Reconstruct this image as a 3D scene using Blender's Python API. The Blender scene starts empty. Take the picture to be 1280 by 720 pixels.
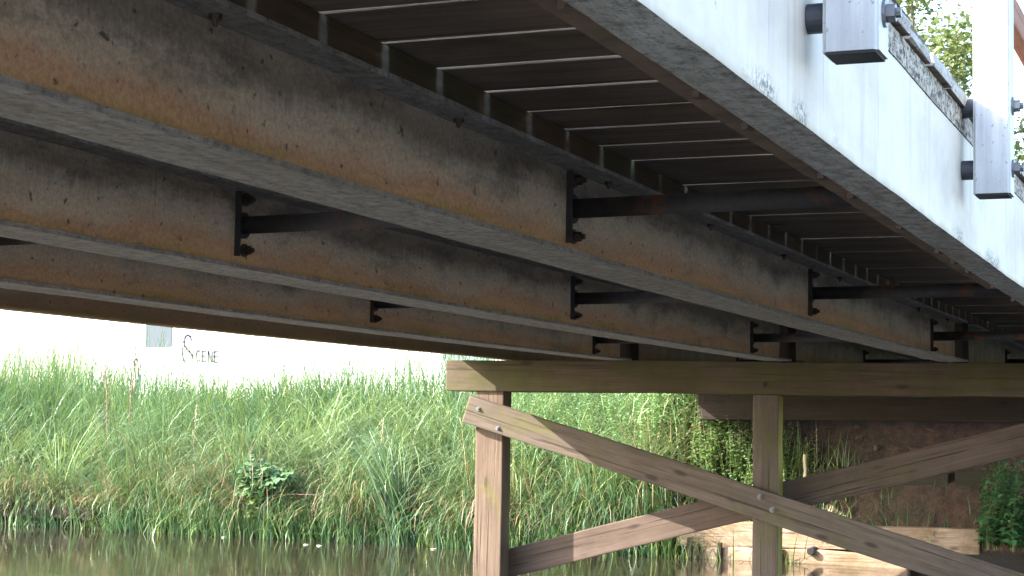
import bpy, bmesh, math, random
import numpy as np
from mathutils import Vector, Matrix
random.seed(7); rng = np.random.default_rng(7)
S = bpy.context.scene; COL = S.collection
PI = math.pi
H = .42           # girder underside above the eye (eye at the origin)
WZ = -.95         # water level
TOPZ = .637       # girder top
PZ = .685         # plank underside
PITCH, PY0 = .2187, 2.62

# ---------------------------------------------------------------- nodes
class NT:
    def __init__(s, name):
        s.m = bpy.data.materials.new(name); s.m.use_nodes = True
        s.t = s.m.node_tree; s.n = s.t.nodes; s.l = s.t.links
        s.b = s.n['Principled BSDF']
    def add(s, typ, **kw):
        n = s.n.new(typ)
        for k, v in kw.items(): setattr(n, k, v)
        return n
    def set(s, sock, v):
        if hasattr(v, 'is_output') or hasattr(v, 'links'): s.l.new(v, sock)
        else: sock.default_value = v
    def noise(s, vec, scale, detail=5, rough=.6, dist=0):
        n = s.add('ShaderNodeTexNoise'); s.set(n.inputs['Vector'], vec)
        n.inputs['Scale'].default_value = scale; n.inputs['Detail'].default_value = detail
        n.inputs['Roughness'].default_value = rough; n.inputs['Distortion'].default_value = dist
        return n.outputs['Fac']
    def mapping(s, vec, scale=(1, 1, 1), loc=(0, 0, 0)):
        n = s.add('ShaderNodeMapping'); s.set(n.inputs['Vector'], vec)
        n.inputs['Scale'].default_value = scale
        if isinstance(loc, tuple): n.inputs['Location'].default_value = loc
        else: s.l.new(loc, n.inputs['Location'])
        return n.outputs['Vector']
    def ramp(s, f, stops, interp='LINEAR'):
        n = s.add('ShaderNodeValToRGB'); s.set(n.inputs['Fac'], f)
        r = n.color_ramp; r.interpolation = interp
        while len(r.elements) < len(stops): r.elements.new(.5)
        for e, (p, c) in zip(r.elements, stops):
            e.position = p
            e.color = (c, c, c, 1) if not hasattr(c, '__len__') else (*c, 1)
        return n.outputs['Color']
    def math(s, op, a, b=0., c=0., clamp=False):
        n = s.add('ShaderNodeMath', operation=op); n.use_clamp = clamp
        s.set(n.inputs[0], a); s.set(n.inputs[1], b); s.set(n.inputs[2], c)
        return n.outputs[0]
    def mix(s, f, a, b, mode='MIX'):
        n = s.add('ShaderNodeMix', data_type='RGBA', blend_type=mode)
        s.set(n.inputs['Factor'], f)
        for i, v in ((6, a), (7, b)):
            if isinstance(v, tuple): n.inputs[i].default_value = (*v, 1)
            else: s.l.new(v, n.inputs[i])
        return n.outputs[2]
    def sep(s, v):
        n = s.add('ShaderNodeSeparateXYZ'); s.l.new(v, n.inputs[0]); return n.outputs
    def obj(s): return s.add('ShaderNodeTexCoord').outputs['Object']
    def uv(s): return s.add('ShaderNodeTexCoord').outputs['UV']
    def rnd(s): return s.add('ShaderNodeObjectInfo').outputs['Random']
    def col(s, v): s.set(s.b.inputs['Base Color'], v if not isinstance(v, tuple) else (*v, 1))
    def rough(s, v): s.set(s.b.inputs['Roughness'], v)
    def metal(s, v): s.set(s.b.inputs['Metallic'], v)
    def bump(s, h, strength=.3, dist=.01):
        n = s.add('ShaderNodeBump'); n.inputs['Strength'].default_value = strength
        n.inputs['Distance'].default_value = dist; s.set(n.inputs['Height'], h)
        s.l.new(n.outputs[0], s.b.inputs['Normal'])

def m_girder(name, far=False, seed=0.):
    """weathered steel web: dark above, grey middle, rust wash and moss low down; UV = (metres along, metres up)"""
    t = NT(name); uv = t.uv(); xyz = t.sep(uv)
    v3 = t.mapping(uv, (1, 1, 1), (seed, 0, 0))
    wob = t.noise(t.mapping(v3, (2.2, 5, 1)), 1, 4)
    streak = t.noise(t.mapping(v3, (55, 3.5, 1)), 1, 5, .7)
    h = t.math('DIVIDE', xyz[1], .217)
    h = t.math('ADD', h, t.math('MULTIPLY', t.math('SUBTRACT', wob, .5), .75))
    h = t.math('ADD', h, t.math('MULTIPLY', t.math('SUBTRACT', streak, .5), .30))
    base = t.ramp(h, [(0, (.58, .42, .20)), (.14, (.64, .41, .24)), (.27, (.56, .36, .23)), (.42, (.58, .48, .36)), (.6, (.50, .435, .35)), (.8, (.23, .20, .165)), (1, (.32, .28, .235))])  # low rust tones also lightened to stand for light bounced from below
    moss = t.math('MULTIPLY', t.ramp(t.math('ADD', xyz[1], t.math('MULTIPLY', t.noise(t.mapping(v3, (5, 30, 1)), 1, 5), .045)), [(.056, 1.), (.082, 0.)]), t.ramp(t.noise(t.mapping(v3, (1.1, 0, 1), (3, 1, 0)), 1, 4), [(.45, .0), (.68, .75)]))
    base = t.mix(moss, base, (.27, .25, .05))
    # large dark stains and small dark pits, pale vertical scratches
    big = t.ramp(t.noise(t.mapping(v3, (2.6, 7, 1), (9, 2, 0)), 1, 8, .75), [(.48, 0.), (.62, .7)])
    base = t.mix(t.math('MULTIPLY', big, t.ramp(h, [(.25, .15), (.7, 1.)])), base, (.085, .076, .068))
    mott = t.noise(t.mapping(v3, (9, 13, 1), (6, 3, 0)), 1, 7, .75)
    base = t.mix(t.ramp(mott, [(.32, .4), (.46, 0.)]), base, (.15, .12, .09))
    base = t.mix(t.ramp(mott, [(.56, 0.), (.72, .3)]), base, (.52, .43, .33))
    chip = t.ramp(t.noise(t.mapping(v3, (38, 60, 1), (3, 3, 0)), 1, 6, .8), [(.60, 0.), (.66, .7)])
    base = t.mix(t.math('MULTIPLY', chip, t.ramp(h, [(.0, .9), (.4, .15)])), base, (.55, .38, .24))
    pits = t.ramp(t.noise(t.mapping(v3, (30, 30, 1), (1, 5, 0)), 1, 3), [(.30, 1.), (.36, 0.)])
    base = t.mix(t.math('MULTIPLY', pits, .75), base, (.03, .022, .02))
    drip = t.ramp(t.noise(t.mapping(v3, (26, .8, 1), (4, 4, 0)), 1, 3), [(.64, 0.), (.72, .55)])
    base = t.mix(drip, base, (.26, .225, .18))
    rdrip = t.ramp(t.noise(t.mapping(v3, (18, .7, 1), (14, 4, 0)), 1, 3), [(.68, 0.), (.74, .6)])
    base = t.mix(rdrip, base, (.12, .05, .025))
    fine = t.noise(t.mapping(v3, (90, 90, 1)), 1, 4, .8)
    base = t.mix(.55, base, t.ramp(fine, [(.3, .25), (.7, .8)]), 'OVERLAY')
    # green algae towards the bridge pier
    alg = t.math('MULTIPLY', t.ramp(t.math('DIVIDE', xyz[0], 14.), [(.45, 0.), (.72, .8)]), t.ramp(t.noise(t.mapping(v3, (7, 2.5, 1), (2, 7, 0)), 1, 5), [(.38, .1), (.62, .85)]))
    base = t.mix(t.math('MULTIPLY', alg, .7), base, (.15, .16, .06))
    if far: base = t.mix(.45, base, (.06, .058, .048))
    t.col(base); t.rough(.72); t.b.inputs['Specular IOR Level'].default_value = .3
    t.bump(t.math('ADD', fine, t.math('MULTIPLY', streak, .6)), .35, .004)
    return t.m
def m_flange(name, a=(.37, .365, .35), b=(.20, .198, .19)):
    t = NT(name); uv = t.uv()
    n1 = t.noise(t.mapping(uv, (9, 60, 1)), 1, 6, .7); n2 = t.noise(t.mapping(uv, (1.5, 9, 1)), 1, 4)
    c = t.ramp(n1, [(.32, b), (.62, a)])
    c = t.mix(t.ramp(n2, [(.4, 0.), (.7, .7)]), c, (.21, .185, .14))
    n3 = t.noise(t.mapping(uv, (30, 30, 1), (2, 9, 0)), 1, 6, .8)
    c = t.mix(t.ramp(n3, [(.38, .85), (.54, 0.)]), c, (.10, .10, .10))
    pit = t.ramp(t.noise(t.mapping(uv, (70, 160, 1)), 1, 2), [(.3, .8), (.38, 0.)])
    c = t.mix(pit, c, (.06, .055, .05))
    t.col(c); t.rough(.75); t.bump(t.math('ADD', n1, n3), .6, .006); return t.m
def m_fascia(name):
    """chalky white painted channel with lichen crust along its lower edge and grey runs"""
    t = NT(name); uv = t.uv(); xyz = t.sep(uv)
    blot = t.noise(t.mapping(uv, (3, 5, 1)), 1, 6, .65)
    run = t.noise(t.mapping(uv, (22, .8, 1)), 1, 4, .6)
    c = t.ramp(blot, [(.3, (.38, .335, .285)), (.5, (.50, .45, .39)), (.7, (.58, .525, .46))])
    msk = t.ramp(t.noise(t.mapping(uv, (1.7, 2.5, 1), (5, 0, 0)), 1, 4), [(.42, 0.), (.66, 1.)])
    c = t.mix(t.math('MULTIPLY', msk, t.ramp(run, [(.5, 0.), (.7, .8)])), c, (.30, .29, .27))
    run2 = t.ramp(t.noise(t.mapping(uv, (7, .35, 1), (3, 1, 0)), 1, 3), [(.56, 0.), (.66, .75)])
    c = t.mix(run2, c, (.36, .29, .21))
    run3 = t.ramp(t.noise(t.mapping(uv, (48, 2.2, 1), (8, 1, 0)), 1, 4, .7), [(.63, 0.), (.7, .8)])
    c = t.mix(run3, c, (.2, .2, .2))
    edge = t.ramp(t.math('ADD', xyz[1], t.math('MULTIPLY', t.noise(t.mapping(uv, (9, 9, 1)), 1, 5), .03)), [(.016, 1.), (.026, 0.)])
    c = t.mix(t.math('MULTIPLY', edge, .75), c, (.30, .25, .16))
    patch = t.ramp(t.noise(t.mapping(uv, (2.6, 0, 1), (8.3, 0, 0)), 1, 2), [(.52, 0.), (.6, 1.)])
    low = t.ramp(t.math('ADD', xyz[1], t.math('MULTIPLY', t.noise(t.mapping(uv, (20, 20, 1)), 1, 4), .04)), [(.035, 1.), (.052, 0.)])
    spec = t.ramp(t.noise(t.mapping(uv, (120, 120, 1)), 1, 3, .8), [(.46, 1.), (.54, 0.)])
    c = t.mix(t.math('MULTIPLY', t.math('MULTIPLY', patch, low), spec), c, (.07, .065, .055))
    sp2 = t.ramp(t.noise(t.mapping(uv, (45, 45, 1), (7, 7, 0)), 1, 3), [(.24, 1.), (.29, 0.)])
    c = t.mix(t.math('MULTIPLY', sp2, .7), c, (.18, .18, .18))
    t.col(c); t.rough(.6); t.bump(blot, .15, .004); return t.m
def m_wood(name, a, b, moss=0., mosscol=(.09, .1, .025), rough=.8, grain=1., dark=(.03, .02, .015), knots=True):
    """sawn timber, grain along local X"""
    t = NT(name); o = t.obj(); r = t.math('MULTIPLY', t.rnd(), 37.)
    cb = t.add('ShaderNodeCombineXYZ'); t.l.new(r, cb.inputs[0]); t.l.new(r, cb.inputs[1]); t.l.new(r, cb.inputs[2])
    v = t.mapping(o, (1, 1, 1), cb.outputs[0])
    g = t.noise(t.mapping(v, (2.2, 55, 55)), 1, 6, .65, .6)
    g2 = t.noise(t.mapping(v, (.9, 9, 9)), 1, 4, .6, 1.)
    c = t.ramp(g, [(.3, a), (.68, b)])
    c = t.mix(t.ramp(g2, [(.3, .0), (.75, .6)]), c, tuple(x * .62 for x in a))
    crack = t.ramp(t.noise(t.mapping(v, (1.3, 90, 90), (5, 5, 5)), 1, 3, .5, .4), [(.33, 1.), (.38, 0.)])
    c = t.mix(t.math('MULTIPLY', crack, .8), c, dark)
    if knots:
        vo = t.add('ShaderNodeTexVoronoi'); t.l.new(t.mapping(v, (3, 9, 9)), vo.inputs['Vector']); vo.inputs['Scale'].default_value = 1
        c = t.mix(t.ramp(vo.outputs['Distance'], [(.07, .8), (.16, 0.)]), c, tuple(x * .35 for x in a))
    if moss:
        mo = t.ramp(t.noise(t.mapping(v, (2.2, 3.2, 3.2), (3, 8, 1)), 1, 6, .7), [(.62 - moss * .35, 0.), (.78 - moss * .3, .85)])
        c = t.mix(mo, c, mosscol)
    dirt = t.ramp(t.noise(t.mapping(v, (3, 3, 3), (1, 1, 4)), 1, 6, .7), [(.45, 0.), (.75, .45)])
    c = t.mix(dirt, c, dark)
    t.col(c); t.rough(rough); t.b.inputs['Specular IOR Level'].default_value = .25
    t.bump(t.math('ADD', g, t.math('MULTIPLY', crack, -1.)), .45 * grain, .005); return t.m
def m_nailer(name):
    t = NT(name); uv = t.uv(); xyz = t.sep(uv)
    g = t.noise(t.mapping(uv, (5, 60, 1)), 1, 6, .7); n = t.noise(t.mapping(uv, (3, 6, 1)), 1, 5)
    c = t.ramp(g, [(.3, (.05, .032, .018)), (.7, (.13, .08, .042))])
    c = t.mix(t.ramp(n, [(.42, 0.), (.62, .85)]), c, (.05, .05, .02))
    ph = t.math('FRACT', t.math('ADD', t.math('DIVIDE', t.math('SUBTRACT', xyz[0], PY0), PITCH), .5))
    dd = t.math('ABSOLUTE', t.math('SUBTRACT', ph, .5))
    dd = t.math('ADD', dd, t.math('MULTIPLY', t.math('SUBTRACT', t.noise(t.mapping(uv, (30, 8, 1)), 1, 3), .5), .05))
    st = t.ramp(dd, [(.035, .9), (.085, 0.)])  # pale streaks under each plank gap: mineral stain plus painted gap light
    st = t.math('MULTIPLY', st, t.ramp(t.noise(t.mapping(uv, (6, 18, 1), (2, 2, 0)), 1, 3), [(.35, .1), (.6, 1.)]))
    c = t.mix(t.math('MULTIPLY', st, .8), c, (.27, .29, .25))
    t.col(c); t.rough(.85); t.bump(g, .4, .005); return t.m
def m_edge(name):
    t = NT(name); uv = t.uv()
    sp = t.noise(t.mapping(uv, (40, 60, 1)), 1, 5, .8); n = t.noise(t.mapping(uv, (4, 12, 1)), 1, 4)
    c = t.mix(t.ramp(sp, [(.44, 1.), (.54, 0.)]), t.ramp(n, [(.3, (.34, .30, .25)), (.7, (.48, .43, .36))]), (.05, .045, .04))
    t.col(c); t.rough(.9); t.bump(sp, .6, .006); return t.m
def m_steel(name, a=(.022, .023, .028), rust=.35, rcol=(.13, .05, .022), rough=.5):
    t = NT(name); o = t.obj()
    n = t.noise(o, 11, 6, .7); n2 = t.noise(o, 60, 4, .7)
    c = t.ramp(n2, [(.3, a), (.7, tuple(x * 1.7 for x in a))])
    c = t.mix(t.ramp(n, [(.66 - rust * .4, 0.), (.78 - rust * .3, .85)]), c, rcol)
    t.col(c); t.rough(rough); t.bump(n2, .3, .003); return t.m
def m_post(name):
    """box section post: galvanised grey white with vertical runs, long axis local Z"""
    t = NT(name); o = t.obj()
    n = t.noise(t.mapping(o, (40, 40, 2.5)), 1, 5, .7); n2 = t.noise(o, 7, 5)
    c = t.ramp(n, [(.3, (.36, .37, .39)), (.68, (.56, .57, .58))])
    c = t.mix(t.ramp(n2, [(.45, 0.), (.7, .5)]), c, (.30, .31, .32))
    sp = t.ramp(t.noise(o, 120, 2), [(.28, .8), (.34, 0.)])
    c = t.mix(sp, c, (.2, .19, .18))
    t.col(c); t.rough(.55); t.bump(n, .15, .002); return t.m
def m_attr(name, rough=.5, trans=.3, spec=.4):
    """leaf or blade: colour attribute, part of the light passes through"""
    t = NT(name); a = t.add('ShaderNodeAttribute', attribute_name='tint')
    n = t.noise(t.obj(), 6, 3)
    c = t.mix(.35, a.outputs['Color'], t.ramp(n, [(.3, .25), (.7, .8)]), 'OVERLAY')
    t.col(c); t.rough(rough); t.b.inputs['Specular IOR Level'].default_value = spec
    tr = t.add('ShaderNodeBsdfTranslucent'); t.l.new(t.mix(.5, c, (.17, .24, .07)), tr.inputs['Color'])
    ms = t.add('ShaderNodeMixShader'); ms.inputs[0].default_value = trans
    t.l.new(t.b.outputs[0], ms.inputs[1]); t.l.new(tr.outputs[0], ms.inputs[2])
    t.l.new(ms.outputs[0], t.n['Material Output'].inputs['Surface']); return t.m
def m_ground(name):
    t = NT(name); o = t.obj()
    n = t.noise(o, 3, 8, .7); n2 = t.noise(o, 22, 6, .75); n3 = t.noise(o, .35, 4)
    c = t.ramp(n2, [(.3, (.02, .012, .009)), (.5, (.045, .028, .02)), (.72, (.10, .06, .042))])
    g = t.ramp(n, [(.45, (.05, .032, .022)), (.62, (.04, .05, .018))])
    c = t.mix(.45, c, g)
    y = t.sep(o)[1]
    c = t.mix(t.ramp(t.math('DIVIDE', y, 100.), [(.155, 0.), (.18, .9)]), c, t.ramp(t.noise(o, 5, 6, .7), [(.3, (.08, .13, .03)), (.7, (.16, .2, .06))]))
    toe_shade = t.ramp(t.math('ADD', t.math('MULTIPLY', t.sep(o)[2], -1.), t.math('MULTIPLY', n, .08)), [(.82, 0.), (.86, 1.)])  # waterline band: wet soil, darkened to stand for the shaded bank undercut
    c = t.mix(toe_shade, c, (.018, .014, .011))
    clod = t.ramp(t.noise(o, 9, 6, .8), [(.45, 0.), (.6, .8)]); c = t.mix(t.math('MULTIPLY', clod, t.math('SUBTRACT', 1., toe_shade)), c, t.mix(n2, (.16, .085, .06), (.05, .03, .022)))
    bounce_grav = t.ramp(t.noise(o, 40, 4, .8), [(.3, (.26, .24, .2)), (.7, (.52, .49, .43))])  # unseen near bank: pale gravel added to bounce light up under the deck
    c = t.mix(t.ramp(t.math('DIVIDE', t.math('ADD', y, t.math('MULTIPLY', n, 1.2)), 10.), [(.24, 1.), (.27, 0.)]), c, bounce_grav)
    t.col(c); t.rough(.95); t.bump(t.math('ADD', n2, n), .8, .04); return t.m
def m_water(name):
    t = NT(name); o = t.obj()
    n = t.noise(t.mapping(o, (1, 2.2, 1)), 4.5, 4, .55); n2 = t.noise(t.mapping(o, (1, 1.6, 1)), 22, 3, .5)
    sc = t.ramp(t.noise(t.mapping(o, (1.2, 5, 1)), 1.6, 7, .75), [(.55, 0.), (.72, .5)])
    c = t.mix(sc, (.020, .0155, .011), (.065, .055, .042))
    t.col(c); t.rough(t.ramp(sc, [(0, .008), (.5, .06)])); t.b.inputs['IOR'].default_value = 1.33
    t.b.inputs['Specular IOR Level'].default_value = .6
    rp = t.ramp(t.noise(t.mapping(o, (.5, 1.3, 1)), 1.1, 4), [(.4, .25), (.65, 1.)])
    t.bump(t.math('MULTIPLY', rp, t.math('ADD', n, t.math('MULTIPLY', n2, .3))), .07, .02); return t.m
def m_plain(name, c, rough=.5, metal=0., var=.25, scale=14):
    t = NT(name); n = t.noise(t.obj(), scale, 5)
    t.col(t.ramp(n, [(.3, tuple(x * (1 - var) for x in c)), (.7, tuple(min(1, x * (1 + var)) for x in c))])); t.rough(rough); t.metal(metal); return t.m

M = dict(
    web=m_girder('girder_web'), web_b=m_girder('girder_web_second', seed=23.), web_far=m_girder('girder_web_landspan', True, 51.),  # second web has the same colours, only its noise is shifted
    flange=m_flange('girder_flange'), fascia=m_fascia('fascia_paint'), lip=m_flange('channel_lip', (.42, .46, .48), (.26, .28, .29)),
    nailer=m_nailer('nailer_timber'), plank=m_wood('deck_plank', (.16, .125, .10), (.26, .21, .17), .15, (.08, .085, .04), .9), end_gaplight=m_wood('plank_end_gaplight', (.34, .33, .31), (.58, .56, .53), 0, rough=.9, knots=False), edge=m_edge('edge_timber'), brown=m_plain('brown_angle', (.12, .085, .06), .8, 0, .4),
    cap=m_wood('cap_timber', (.07, .052, .038), (.14, .105, .072), .68, (.065, .065, .022), .85),
    post=m_wood('pile_timber', (.095, .066, .047), (.18, .134, .10), .2, (.12, .12, .03), .85),
    brace=m_wood('brace_timber', (.085, .068, .054), (.155, .125, .102), .35, (.09, .09, .028), .85),
    brace_r=m_wood('brace_timber_red', (.088, .062, .05), (.145, .108, .088), .2, (.09, .08, .035), .85),
    algae=m_wood('algae_face', (.20, .17, .04), (.40, .33, .09), .3, (.3, .3, .05)), rail=m_wood('rail_timber', (.26, .11, .07), (.38, .19, .12), 0, rough=.8),
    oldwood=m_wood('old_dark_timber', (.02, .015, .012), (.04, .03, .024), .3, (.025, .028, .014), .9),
    sill=m_wood('sill_timber', (.26, .18, .125), (.52, .41, .32), .5, (.17, .12, .07), .85, grain=2.),
    board=m_wood('retaining_board', (.03, .027, .022), (.06, .052, .042), .5, (.03, .038, .016), .9),
    steel=m_steel('dark_brace_steel', rough=.8), bolt=m_steel('rusty_bolt', (.03, .022, .02), .45, (.07, .03, .018)), pipe=m_steel('spacer_pipe', (.03, .034, .045), .05, rough=.4),
    galv=m_plain('galvanised_bolt', (.16, .16, .165), .45, .6), railpost=m_post('rail_post_paint'), foot_shade=m_plain('post_foot_shade', (.035, .035, .038), .8),
    blade=m_attr('grass_blade', .4, .22, .55), leaf=m_attr('weed_leaf', .5, .3, .4), treeleaf=m_attr('tree_leaf', .5, .35, .35),
    bark=m_wood('bark', (.10, .08, .06), (.2, .17, .13), .2, knots=False), stalk=m_plain('dry_stalk', (.16, .085, .06), .8), straw=m_plain('pale_straw', (.42, .34, .22), .8),
    ground=m_ground('bank_soil'), water=m_water('river_water'), debris=m_plain('floating_leaf', (.65, .6, .5), .6), stone=m_plain('stone', (.085, .052, .04), .9, 0, .5),
    van=m_plain('van_paint', (.8, .8, .8), .35, 0, .03), glass=m_plain('cab_glass', (.012, .03, .05), .5, 0, .1), tyre=m_plain('tyre', (.03, .03, .03), .8), hub=m_plain('wheel_rim', (.45, .45, .46), .4, .6),
    ink=m_plain('grey_lettering', (.025, .025, .035), .6, 0, .1), ink2=m_plain('lilac_lettering', (.012, .012, .04), .6, 0, .2), inkg=m_plain('green_lettering', (.012, .035, .008), .6, 0, .2),
    dark=m_plain('dark_void', (.012, .011, .01), .95),
)

# ---------------------------------------------------------------- object helpers
def tag(o, label=None, cat=None, group=None, kind=None):
    if label: o['label'] = label
    if cat: o['category'] = cat
    if group: o['group'] = group
    if kind: o['kind'] = kind
    return o
def empty(name, loc=(0, 0, 0)):
    o = bpy.data.objects.new(name, None); COL.objects.link(o); o.location = loc; o.empty_display_size = .2; return o
def link(name, me, mat=None, parent=None, smooth=False):
    o = bpy.data.objects.new(name, me); COL.objects.link(o)
    if mat is not None:
        for m in (mat if isinstance(mat, (list, tuple)) else [mat]): me.materials.append(m)
    if smooth: me.shade_smooth()
    if parent: o.parent = parent
    return o
def from_bm(name, bm, mat, parent=None, smooth=False):
    me = bpy.data.meshes.new(name); bmesh.ops.recalc_face_normals(bm, faces=bm.faces); bm.to_mesh(me); bm.free()
    return link(name, me, mat, parent, smooth)
def bm_box(bm, c, s, mi=0):
    r = bmesh.ops.create_cube(bm, size=1, matrix=Matrix.Translation(c) @ Matrix.Diagonal((*s, 1)))
    for f in {f for v in r['verts'] for f in v.link_faces}: f.material_index = mi
    return r['verts']
def bm_cyl(bm, a, b, r0, r1=None, seg=14, mi=0):
    a, b = Vector(a), Vector(b); d = b - a
    mt = Matrix.Translation((a + b) / 2) @ d.to_track_quat('Z', 'Y').to_matrix().to_4x4()
    r = bmesh.ops.create_cone(bm, cap_ends=True, segments=seg, radius1=r0, radius2=r0 if r1 is None else r1, depth=d.length, matrix=mt)
    for f in {f for v in r['verts'] for f in v.link_faces}: f.material_index = mi
def sag(y):
    return -.0011 * (9.62 - y) * (y + 1) if -1 < y < 9.62 else 0.
def timber(name, p, q, width, thick, mat, parent=None, bev=.008, wob=.003, normal=(0, 1, 0), segs=8, notch=0):
    """a board or beam from p to q (its centre line); width across, thick along `normal`; local X runs along the grain"""
    p, q = Vector(p), Vector(q); d = q - p; L = d.length
    X = d.normalized(); Y = Vector(normal); Y = (Y - X * Y.dot(X)).normalized(); Z = X.cross(Y)
    bm = bmesh.new(); bm_box(bm, (0, 0, 0), (L, thick, width))
    es = [e for e in bm.edges if abs((e.verts[0].co - e.verts[1].co).x) > L * .5]
    bmesh.ops.subdivide_edges(bm, edges=es, cuts=segs)
    long_e = [e for e in bm.edges if len(e.link_faces) == 2 and e.calc_face_angle(0) > 1]
    bmesh.ops.bevel(bm, geom=long_e, offset=bev, segments=2, affect='EDGES', profile=.6)
    for v in bm.verts:
        if abs(abs(v.co.x) - L / 2) < .001: v.co.x += random.uniform(-.004, .004) * min(1, L)
        k = math.sin(v.co.x * 3.1 + L) * wob + math.sin(v.co.x * 9.7) * wob * .5
        v.co.z += k; v.co.y += math.cos(v.co.x * 4.3 + 2 * L) * wob * .6
    o = from_bm(name, bm, mat, parent)
    o.matrix_world = Matrix((( X.x, Y.x, Z.x, (p.x + q.x) / 2), (X.y, Y.y, Z.y, (p.y + q.y) / 2), (X.z, Y.z, Z.z, (p.z + q.z) / 2), (0, 0, 0, 1)))
    return o
def strip_mesh(name, prof, y0, y1, mats, parent, step=.06, mi=None, endcap=True, skewend=0.):
    """sweep a closed profile [(x,z,materialindex of the edge leaving it)] along Y with the deck's slight sag; UV = (y, height)"""
    n = len(prof); ys = np.linspace(y0, y1, max(2, int(abs(y1 - y0) / step) + 1)); zmin = min(p[1] for p in prof)
    vs, fs, mids, uvs = [], [], [], []
    for y in ys:
        for (x, z, _) in prof: vs.append((x + math.sin(y * 7.1 + z * 90) * .0006, y, z + sag(y) + math.sin(y * 11.3 + x * 60) * .0004 + math.sin(y * 29. + x * 10) * .0003))
    for i in range(len(ys) - 1):
        for j in range(n):
            a, b = i * n + j, i * n + (j + 1) % n; k = (j + 1) % n
            fs.append((a, b, b + n, a + n)); mids.append(prof[j][2])
            flat = abs(prof[j][1] - prof[k][1]) < 1e-6
            h0 = prof[j][0] if flat else prof[j][1] - zmin; h1 = prof[k][0] if flat else prof[k][1] - zmin
            uvs += [(ys[i], h0), (ys[i], h1), (ys[i + 1], h1), (ys[i + 1], h0)]
    for i in (0, len(ys) - 1):
        fs.append(tuple(range(i * n, i * n + n))); mids.append(prof[0][2])
        uvs += [(prof[j][0], prof[j][1] - zmin) for j in range(n)]
    me = bpy.data.meshes.new(name); me.from_pydata(vs, [], fs)
    uvl = me.uv_layers.new(name='UVMap'); uvl.data.foreach_set('uv', np.array(uvs, 'f').ravel())
    me.polygons.foreach_set('material_index', mids)
    bm = bmesh.new(); bm.from_mesh(me); bmesh.ops.recalc_face_normals(bm, faces=bm.faces); bm.to_mesh(me); bm.free()
    return link(name, me, mats, parent)
def bolt(name, p, axis, r, l, mat, parent, washer=True):
    bm = bmesh.new(); a = Vector(p); ax = Vector(axis).normalized()
    if washer: bm_cyl(bm, a, a + ax * l * .18, r * 1.5, seg=14)
    bm_cyl(bm, a + ax * l * .18, a + ax * l * .7, r, seg=6); bm_cyl(bm, a + ax * l * .7, a + ax * l, r * .55, seg=8)
    return from_bm(name, bm, mat, parent)

# ---------------------------------------------------------------- the bridge
YN, YS0, YS1, YF = -1.6, 9.40, 9.66, 13.93
bridge = empty('road_bridge', (-2.4, 4., 0)); bpy.context.view_layer.update()
tag(bridge, 'low farm bridge of rusty steel girders under a timber plank deck with white outer channels', 'bridge')
class Off:      # children keep world placement although the parent is offset
    pass
def keep(o, par):
    bpy.context.view_layer.update(); o.parent = par; o.matrix_parent_inverse = par.matrix_world.inverted(); return o
def adopt(o, par):
    o.parent = par
    mw = Matrix.Translation(par.location) if par.parent is None else None
    o.matrix_parent_inverse = Matrix.Translation(-Vector(par.location)) if par.type == 'EMPTY' else Matrix.Identity(4)
    return o
def i_profile(cx, w, z0, z1, tf=.010, tw=.008, wi=0, fi=1):
    a, b, c, d = cx - w / 2, cx - tw / 2, cx + tw / 2, cx + w / 2
    return [(a, z0, fi), (d, z0, fi), (d, z0 + tf, fi), (c, z0 + tf, wi), (c, z1 - tf, fi), (d, z1 - tf, fi), (d, z1, fi), (a, z1, fi), (a, z1 - tf, fi), (b, z1 - tf, wi), (b, z0 + tf, fi), (a, z0 + tf, fi)]
GX = [-1.4135, -2.350, -3.255]
girder_names = ['first rusty inner girder beside the white outer channel, largest in view', 'second inner girder, dark above and rust brown below', 'third inner girder, lowest and darkest of the rusty ones']
girders = {}
for k, gx in enumerate(GX):
    yo = (gx + 2.35) * .07
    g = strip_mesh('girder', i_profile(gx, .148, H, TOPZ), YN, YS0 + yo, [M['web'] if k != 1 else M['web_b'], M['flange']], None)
    adopt(g, bridge); tag(g, girder_names[k]); girders[k] = g
    y = 3.0 + k * .13 - .86 * 4
    while y < 9.2 and k == 0:
        bm = bmesh.new(); z = TOPZ - .010 + sag(y)
        bm_cyl(bm, (gx + .035, y, z), (gx + .035, y, z - .008), .010, seg=6); bm_cyl(bm, (gx + .035, y, z - .008), (gx + .035, y, z - .019), .0055, .003, seg=8)
        b = from_bm('bolt', bm, M['bolt'], g); y += .86
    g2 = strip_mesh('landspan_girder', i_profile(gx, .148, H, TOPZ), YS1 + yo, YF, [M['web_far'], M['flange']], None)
    adopt(g2, bridge)
    # blackened timber block between the girder ends, standing on the cap
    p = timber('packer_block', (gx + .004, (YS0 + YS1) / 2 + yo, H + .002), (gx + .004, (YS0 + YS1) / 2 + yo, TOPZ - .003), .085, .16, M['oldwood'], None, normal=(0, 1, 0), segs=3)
    adopt(p, bridge)
# outer channels, toes inward
CL = .066
def chan(x, s, z0, z1, fi=0, wi=0, li=1, tf=.010, tw=.008):
    return [(x, z0, li), (x + s * CL, z0, li), (x + s * CL, z0 + tf, li), (x + s * tw, z0 + tf, li), (x + s * tw, z1 - tf, li), (x + s * CL, z1 - tf, li), (x + s * CL, z1, li), (x, z1, wi)]
X1, X5 = -.507, -4.275
ch = strip_mesh('outer_channel', chan(X1, -1, H, TOPZ), YN, YF, [M['fascia'], M['lip']], None); adopt(ch, bridge); tag(ch, 'chalky white outer channel with lichen spots along its lower edge')
ch5 = strip_mesh('outer_channel', chan(X5, 1, H + .028, TOPZ), YN, YF, [M['fascia'], M['web_far']], None); adopt(ch5, bridge); tag(ch5, 'shaded far outer channel above the lit grass bank')
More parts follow.
